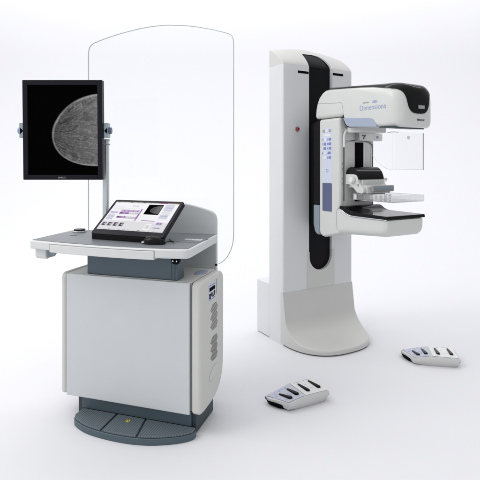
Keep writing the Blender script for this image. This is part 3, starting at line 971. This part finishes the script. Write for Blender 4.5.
# clear face shield with its carrier bar
bm = BM()
Xf, Yf, th_ = -.158, -.866, .0035
prof = [(-.60, 1.492), (-.612, 1.462), (-.632, 1.432), (-.664, 1.395), (-.70, 1.355), (-.735, 1.322), (-.775, 1.296), (-.815, 1.279), (-.855, 1.271)]
side = spline(prof, 4)
prism(bm, side+[(-.855, 1.492)], 'x', Xf, Xf+th_)
rc = .012
plan_o = [(Xf+rc-rc*math.cos(R(90*k/6)), -.855-rc*math.sin(R(90*k/6))) for k in range(7)]+[(.098, -.867)]
plan_i = [(x+th_*.7, y+th_*.9) for x, y in plan_o]
prism(bm, plan_o+plan_i[::-1], 'z', 1.271, 1.492)
fs = obj('face_shield', bm, 'visor', mg)
bm = BM(); box(bm, .0975, .1005, -.868, -.861, 1.270, 1.493)
tube(bm, [(Xf, y, z) for y, z in side], .0008, 6)
tube(bm, [(Xf+.001, -.86, 1.272), (Xf+.006, -.867, 1.272), (.097, -.867, 1.272)], .0008, 6)
obj('visor_edge', bm, 'clear_edge', fs)
bm = BM(); box(bm, Xf-.003, Xf+.006, -.868, -.82, 1.4905, 1.4945); box(bm, Xf, -.12, -.869, -.860, 1.4905, 1.4940)
obj('shield_rail', bm, 'grey', fs, .001)
bm = BM(); cyl(bm, (-.035, -.870, 1.462), 'y', .011, .005, 20)
obj('shield_knob', bm, 'white', fs, .002)

bm = BM(); prism(bm, rrect(-.038, .178, 1.464, 1.513, .004), 'y', -.462, -.428)
cb = obj('carrier_bar', bm, 'white', mg, .003)
bm = BM(); box(bm, -.044, -.0385, -.464, -.427, 1.460, 1.516, 0); obj('bar_end', bm, 'grey', cb)
Y2 = -.4626
bm = BM()
box(bm, -.022, .028, Y2-.0006, Y2, 1.468, 1.506, 0)
prism(bm, [(-.018, 1.500), (.024, 1.500), (.020, 1.492), (.010, 1.492), (.004, 1.472), (-.006, 1.472), (.001, 1.492), (-.014, 1.494)], 'y', Y2-.0014, Y2-.0007, 1)
obj('carrier_icon', bm, ['inner', 'void'], cb)
bm = BM(); box(bm, .098, .160, Y2-.0006, Y2, 1.469, 1.508, 0); box(bm, .118, .138, Y2-.0014, Y2-.0007, 1.481, 1.497, 1)
obj('carrier_icon', bm, ['white', 'ink'], cb)

# compression device
cu_ = bpy.data.objects
def compression():
    bm = BM()
    cheek = spline([(-.428, 1.238), (-.47, 1.240), (-.52, 1.236), (-.540, 1.215), (-.548, 1.185), (-.568, 1.165), (-.588, 1.150), (-.592, 1.128), (-.575, 1.116)], 4) + [(-.535, 1.122), (-.50, 1.15), (-.465, 1.172), (-.428, 1.172)]
    prism(bm, cheek, 'x', -.128, -.104); prism(bm, cheek, 'x', .084, .108)
    box(bm, -.1038, .0838, -.56, -.428, 1.150, 1.205)
    prism(bm, [(-.54, 1.178), (-.598, 1.162), (-.603, 1.118), (-.56, 1.118)], 'x', -.1038, .100)
    o = obj('compression_carriage', bm, 'arm', mg, .005)
    bm = BM()
    cov = spline([(-.430, 1.255), (-.445, 1.276), (-.475, 1.287), (-.505, 1.280), (-.530, 1.258), (-.545, 1.228), (-.549, 1.2065)], 5)
    cov = [(y, z) for y, z in cov] + [(-.430, 1.2065)]
    prism(bm, cov, 'x', -.124, .100)
    obj('curved_cover', bm, 'black', o, .012, 4, 50)
    for s, x in ((-1, -.1285), (1, .1085)):
        bm = BM(); cyl(bm, (x, -.500, 1.203), 'x', .022, s*(.016 if s < 0 else .052), 28, 0); cyl(bm, (x+s*(.0162 if s < 0 else .0522), -.500, 1.203), 'x', .018, s*.006, 28, 0)
        obj('side_knob', bm, 'white' if s < 0 else 'chrome', o, .003)
    bm = BM(); cyl(bm, (-.128, -.545, 1.172), 'x', .008, -.004, 18)
    obj('pivot_screw', bm, 'grey', o)
    bm = BM(); prism(bm, rrect(-.624, -.6035, 1.128, 1.170, .009), 'x', -.075, .112)
    obj('clamp_bar', bm, 'grey', o, .003)
    bm = BM(); prism(bm, rrect(-.630, -.6245, 1.140, 1.160, .002), 'x', -.060, .100)
    obj('clamp_face', bm, 'bluegrey', o, .001)
    return o
compression()

# clear paddle tray
def paddle():
    bm = BM()
    x0, x1, y0, y1, z0, z1, t = -.098, .190, -.795, -.470, 1.073, 1.112, .003
    box(bm, x0, x1, y0, y1, z0, z0+t)
    box(bm, x0, x0+t, y0, y1, z0+t+.0002, z1); box(bm, x1-t, x1, y0, y1, z0+t+.0002, z1)
    box(bm, x0+t+.0002, x1-t-.0002, y0, y0+t, z0+t+.0002, z1); box(bm, x0+t+.0002, x1-t-.0002, y1-t, y1, z0+t+.0002, z1)
    o = obj('compression_paddle', bm, 'tray', mg)
    bm = BM()
    for z in (z0, z1):
        loop = [(x0, y0, z), (x1, y0, z), (x1, y1, z), (x0, y1, z), (x0, y0, z)]
        for a, b in zip(loop, loop[1:]): tube(bm, [a, b], .0016, 6)
    for (x, y) in ((x0, y0), (x1, y0), (x1, y1), (x0, y1)): tube(bm, [(x, y, z0), (x, y, z1)], .0020, 6)
    obj('paddle_edge', bm, 'tray_edge', o)
    bm = BM(); box(bm, -.085, .11, -.60, -.472, 1.0765, 1.112)
    for k in range(5): box(bm, -.080+.042*k, -.058+.042*k, -.603, -.6005, 1.080, 1.107, 1)
    obj('paddle_mount', bm, ['tray', 'white'], o, .002)
    bm = BM(); box(bm, x0-.0015, x0-.0003, -.50, -.476, 1.078, 1.108)
    obj('paddle_label', bm, 'white', o)
    bm = BM(); prism(bm, [(-.59, 1.1125), (-.42, 1.1125), (-.42, 1.150), (-.56, 1.150)], 'x', -.06, .07)
    obj('paddle_arm', bm, 'grey', o, .003)
paddle()

# breast support table
def table():
    bm = BM(); rings = []
    for (y, z0, z1, i) in ((-.3875, .836, 1.016, 0), (-.44, .842, 1.010, 0), (-.48, .846, .985, 0), (-.53, .850, .9735, 0), (-.65, .858, .9735, 0), (-.78, .868, .9735, 0), (-.805, .873, .9735, .002), (-.818, .882, .9730, .006), (-.823, .90, .970, .012)):
        c = rrect2(-.1685+i, .154-i, z0, z1, .012, .046)
        rings.append([(x, y, z) for x, z in c])
    loft(bm, rings)
    o = obj('support_table', bm, 'tube', mg, sharp=45)
    bm = BM()
    up = spline([(-.418, 1.030), (-.45, 1.031), (-.475, 1.024), (-.50, 1.010), (-.53, 1.001), (-.57, .998)], 5)
    up += [(-.826, .996), (-.829, .976)]
    lowr = [(-.55, .976), (-.50, .982), (-.465, .994), (-.445, 1.004), (-.418, 1.008)]
    prism(bm, up+lowr, 'x', -.1735, .1605)
    obj('black_table_top', bm, 'black', o, .006, 3, 40)
    bm = BM()
    lo2 = [(-.826, .9745), (-.55, .9745), (-.50, .9805), (-.465, .9925), (-.445, 1.0025), (-.43, 1.008)]
    tube(bm, [(-.1735, y, z) for y, z in spline(lo2, 5)], .0022, 8)
    obj('edge_strip', bm, 'chrome', o)
    bm = BM()
    tube(bm, spline([(-.1672, -.392, .872), (-.1690, -.388, .90), (-.1690, -.388, .985), (-.1690, -.394, 1.006), (-.1690, -.408, 1.016), (-.168, -.418, 1.018)], 5), .0016, 6)
    obj('table_seam', bm, 'seam_soft', o)
table()

# ------------------------------------------------------------------ foot switches
def foot_switch():
    root = empty('foot_switch', 'white two-facet foot pedal box nearest the camera, turned toward the lower left', 'foot pedal', (.349, 2.565, 0), 27, 'foot pedal boxes on the studio floor')
    # facets: right one level, left one sloping down
    T = .065
    rf = [(0, 0, T), (.155, .004, T-.004), (.160, .172, T+.002), (0, .165, T+.002)]
    lf = [(-.096, .002, .036), (0, 0, T), (0, .165, T+.002), (-.168, .150, .040)]
    bm = BM()
    def hull(top, bottom):
        a = [bm.verts.new(p) for p in top]; b = [bm.verts.new(p) for p in bottom]
        bm.faces.new(a); bm.faces.new(b[::-1])
        for i in range(4):
            j = (i+1) % 4; bm.faces.new((a[j], a[i], b[i], b[j]))
    # body: middle belt bulges at the front, base drawn in
    def blk(xs):
        rings = []
        for (x, z1, y0, y1, dz) in xs:
            ring = [(x, y0, z1), (x, y0-.006, z1*.72), (x, y0-.002, z1*.38+dz), (x, y0+.012, dz), (x, y1-.012, dz), (x, y1+.002, z1*.38+dz), (x, y1+.003, z1*.72), (x, y1, z1)]
            rings.append(ring)
        loft(bm, rings)
    blk([(-.160, .034, .124, .150, .022), (-.135, .041, .070, .154, .014), (-.098, .046, .004, .157, .006), (-.05, .056, .002, .161, .001), (0, T, 0, .165, 0.), (.08, T-.001, .001, .167, 0), (.13, T-.002, .003, .170, .002), (.152, T-.003, .004, .172, .010), (.164, T-.012, .010, .170, .026)])
    body = obj('body', bm, 'pedal', root, .003, 3, 40)
    def plate(pts, h, mt, name, bev=.0015):
        bm = BM(); P = [Vector(p) for p in pts]
        n = (P[1]-P[0]).cross(P[3]-P[0]).normalized()
        loft(bm, [[p+n*.0012 for p in P], [p+n*(.0012+h) for p in P]])
        return obj(name, bm, mt, body, bev, 2), P, n
    def shrink(pts, k):
        c = sum((Vector(p) for p in pts), Vector())/4
        return [c+(Vector(p)-c)*k for p in pts]
    p1, P1, n1 = plate(shrink([(0.002, 0, T), (.153, .004, T-.003), (.153, .170, T), (0.002, .165, T)], .97), .003, 'white', 'top_plate')
    lfs = [(-.098, .008, .046), (-.003, 0.004, T-.0006), (-.003, .161, T-.0006), (-.155, .148, .036)]
    p2, P2, n2 = plate(shrink(lfs, .975), .003, 'pedal_blue', 'sloping_plate')
    def onplate(P, u, v):
        return (P[0]*(1-u)+P[1]*u)*(1-v)+(P[3]*(1-u)+P[2]*u)*v
    # tapered black rocker bars
    def rocker(P, n, u, v0, v1, w0, w1, du=0.):
        bm = BM(); rings = []
        for k in range(9):
            t = k/8; c = onplate(P, u+du*t, v0+(v1-v0)*t)+n*.0042
            ux = (P[1]-P[0]).normalized(); uy = (P[3]-P[0]).normalized()
            w = (w0+(w1-w0)*t)*(1 if 0 < k < 8 else .6)
            rings.append([c-ux*w, c-ux*w*.7+n*(.004+.006*(1-t)), c+ux*w*.7+n*(.004+.006*(1-t)), c+ux*w])
        loft(bm, rings)
        obj('rocker_bar', bm, 'black', root, .001, 2)
    rocker(P1, n1, .27, .16, .78, .0125, .0070, -.04)
    rocker(P1, n1, .80, .20, .82, .0125, .0070, -.05)
    rocker(P2, n2, .35, .12, .70, .0125, .0070, -.05)
    rocker(P2, n2, .80, .16, .76, .0125, .0070, -.05)
    # printed marks
    def mark(P, n, u0, u1, v0, v1, m_):
        bm = BM()
        q_ = [onplate(P, u, v) for u, v in ((u0, v0), (u1, v0), (u1, v1), (u0, v1))]
        loft(bm, [[p+n*.0043 for p in q_], [p+n*.0047 for p in q_]])
        obj('printed_mark', bm, m_, root)
    for (u0, u1, v0, v1) in ((.42, .62, .34, .36), (.42, .62, .62, .64), (.10, .40, .89, .91), (.55, .85, .91, .93)): mark(P1, n1, u0, u1, v0, v1, 'seam_soft')
    for (u0, u1, v0, v1) in ((.50, .62, .30, .33), (.50, .66, .40, .42), (.52, .6, .5, .53), (.10, .16, .60, .70), (.20, .26, .78, .86), (.42, .50, .82, .90), (.58, .64, .86, .92), (.70, .78, .82, .90), (.10, .2, .2, .23)): mark(P2, n2, u0, u1, v0, v1, 'logo')
    # dark underside toe below the sloping plate
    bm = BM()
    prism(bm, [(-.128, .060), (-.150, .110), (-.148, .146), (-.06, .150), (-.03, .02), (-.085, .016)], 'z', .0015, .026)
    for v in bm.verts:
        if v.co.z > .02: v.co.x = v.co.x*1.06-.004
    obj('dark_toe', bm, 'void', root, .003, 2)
    return root
fs1 = foot_switch()
def copy_tree(o, parent=None):
    c = o.copy(); col.objects.link(c)
    if parent: c.parent = parent; c.matrix_parent_inverse = o.matrix_parent_inverse
    for ch in list(o.children): copy_tree(ch, c)
    return c
fs2 = copy_tree(fs1)
fs2.location = (1.238, 3.095, 0); fs2.rotation_euler = (0, 0, R(-11.5)); fs2.scale = (1.07, 1.07, 1.0)
fs2['label'] = 'white two-facet foot pedal box far right, beyond the x-ray stand foot'

# ------------------------------------------------------------------ camera, light, world
cam = bpy.data.cameras.new('camera'); co = bpy.data.objects.new('camera', cam); col.objects.link(co)
co.location = (0, 0, 1.3); co.rotation_euler = (R(90), 0, 0)
cam.lens = 36.; cam.sensor_width = 36.; cam.shift_y = -75/480; cam.clip_end = 100.; cam.clip_start = .05
scene.camera = co

def area(name, loc, target, size, energy, colr=(1, 1, 1), sy=None):
    l = bpy.data.lights.new(name, 'AREA'); l.energy = energy; l.color = colr; l.size = size
    if sy: l.shape = 'RECTANGLE'; l.size_y = sy
    o = bpy.data.objects.new(name, l); col.objects.link(o); o.location = loc
    o.rotation_euler = (Vector(target)-Vector(loc)).to_track_quat('-Z', 'Y').to_euler()
    return o
area('fill_softbox', (2.6, -2.2, 2.3), (.3, 3., .9), 2.6, 14, (1, .995, .985))
area('key_softbox', (-3.8, 1.6, 4.4), (.2, 3., .6), 2.8, 105, (1, .985, .96))
area('top_softbox', (.2, 3.2, 4.6), (.2, 3.2, 0), 3.2, 10, (.97, .98, 1.))
area('backdrop_light', (0, 5.6, 7.2), (0, 8.4, 4.2), 16., 400, (1, 1, 1), 1.2)

w = bpy.data.worlds.new('World'); scene.world = w; w.use_nodes = True
bg = w.node_tree.nodes['Background']; bg.inputs[0].default_value = (.985, .99, 1., 1); bg.inputs[1].default_value = .80
wn = w.node_tree.nodes; wl = w.node_tree.links
wt = wn.new('ShaderNodeTexCoord'); wd = wn.new('ShaderNodeVectorMath'); wd.operation = 'DOT_PRODUCT'; wd.inputs[1].default_value = (-.60, .12, .79)
wr = wn.new('ShaderNodeMapRange'); wr.inputs[1].default_value = -.55; wr.inputs[2].default_value = .95; wr.inputs[3].default_value = .42; wr.inputs[4].default_value = 1.12
wl.new(wt.outputs['Generated'], wd.inputs[0]); wl.new(wd.outputs['Value'], wr.inputs[0]); wl.new(wr.outputs[0], bg.inputs[1])
scene.view_settings.view_transform = 'Standard'; scene.view_settings.look = 'None'
scene.view_settings.exposure = 0.; scene.view_settings.gamma = 1.
scene.cycles.use_denoising = True
scene.cycles.max_bounces = 10; scene.cycles.transparent_max_bounces = 24
scene.render.resolution_x = scene.render.resolution_y = 1024
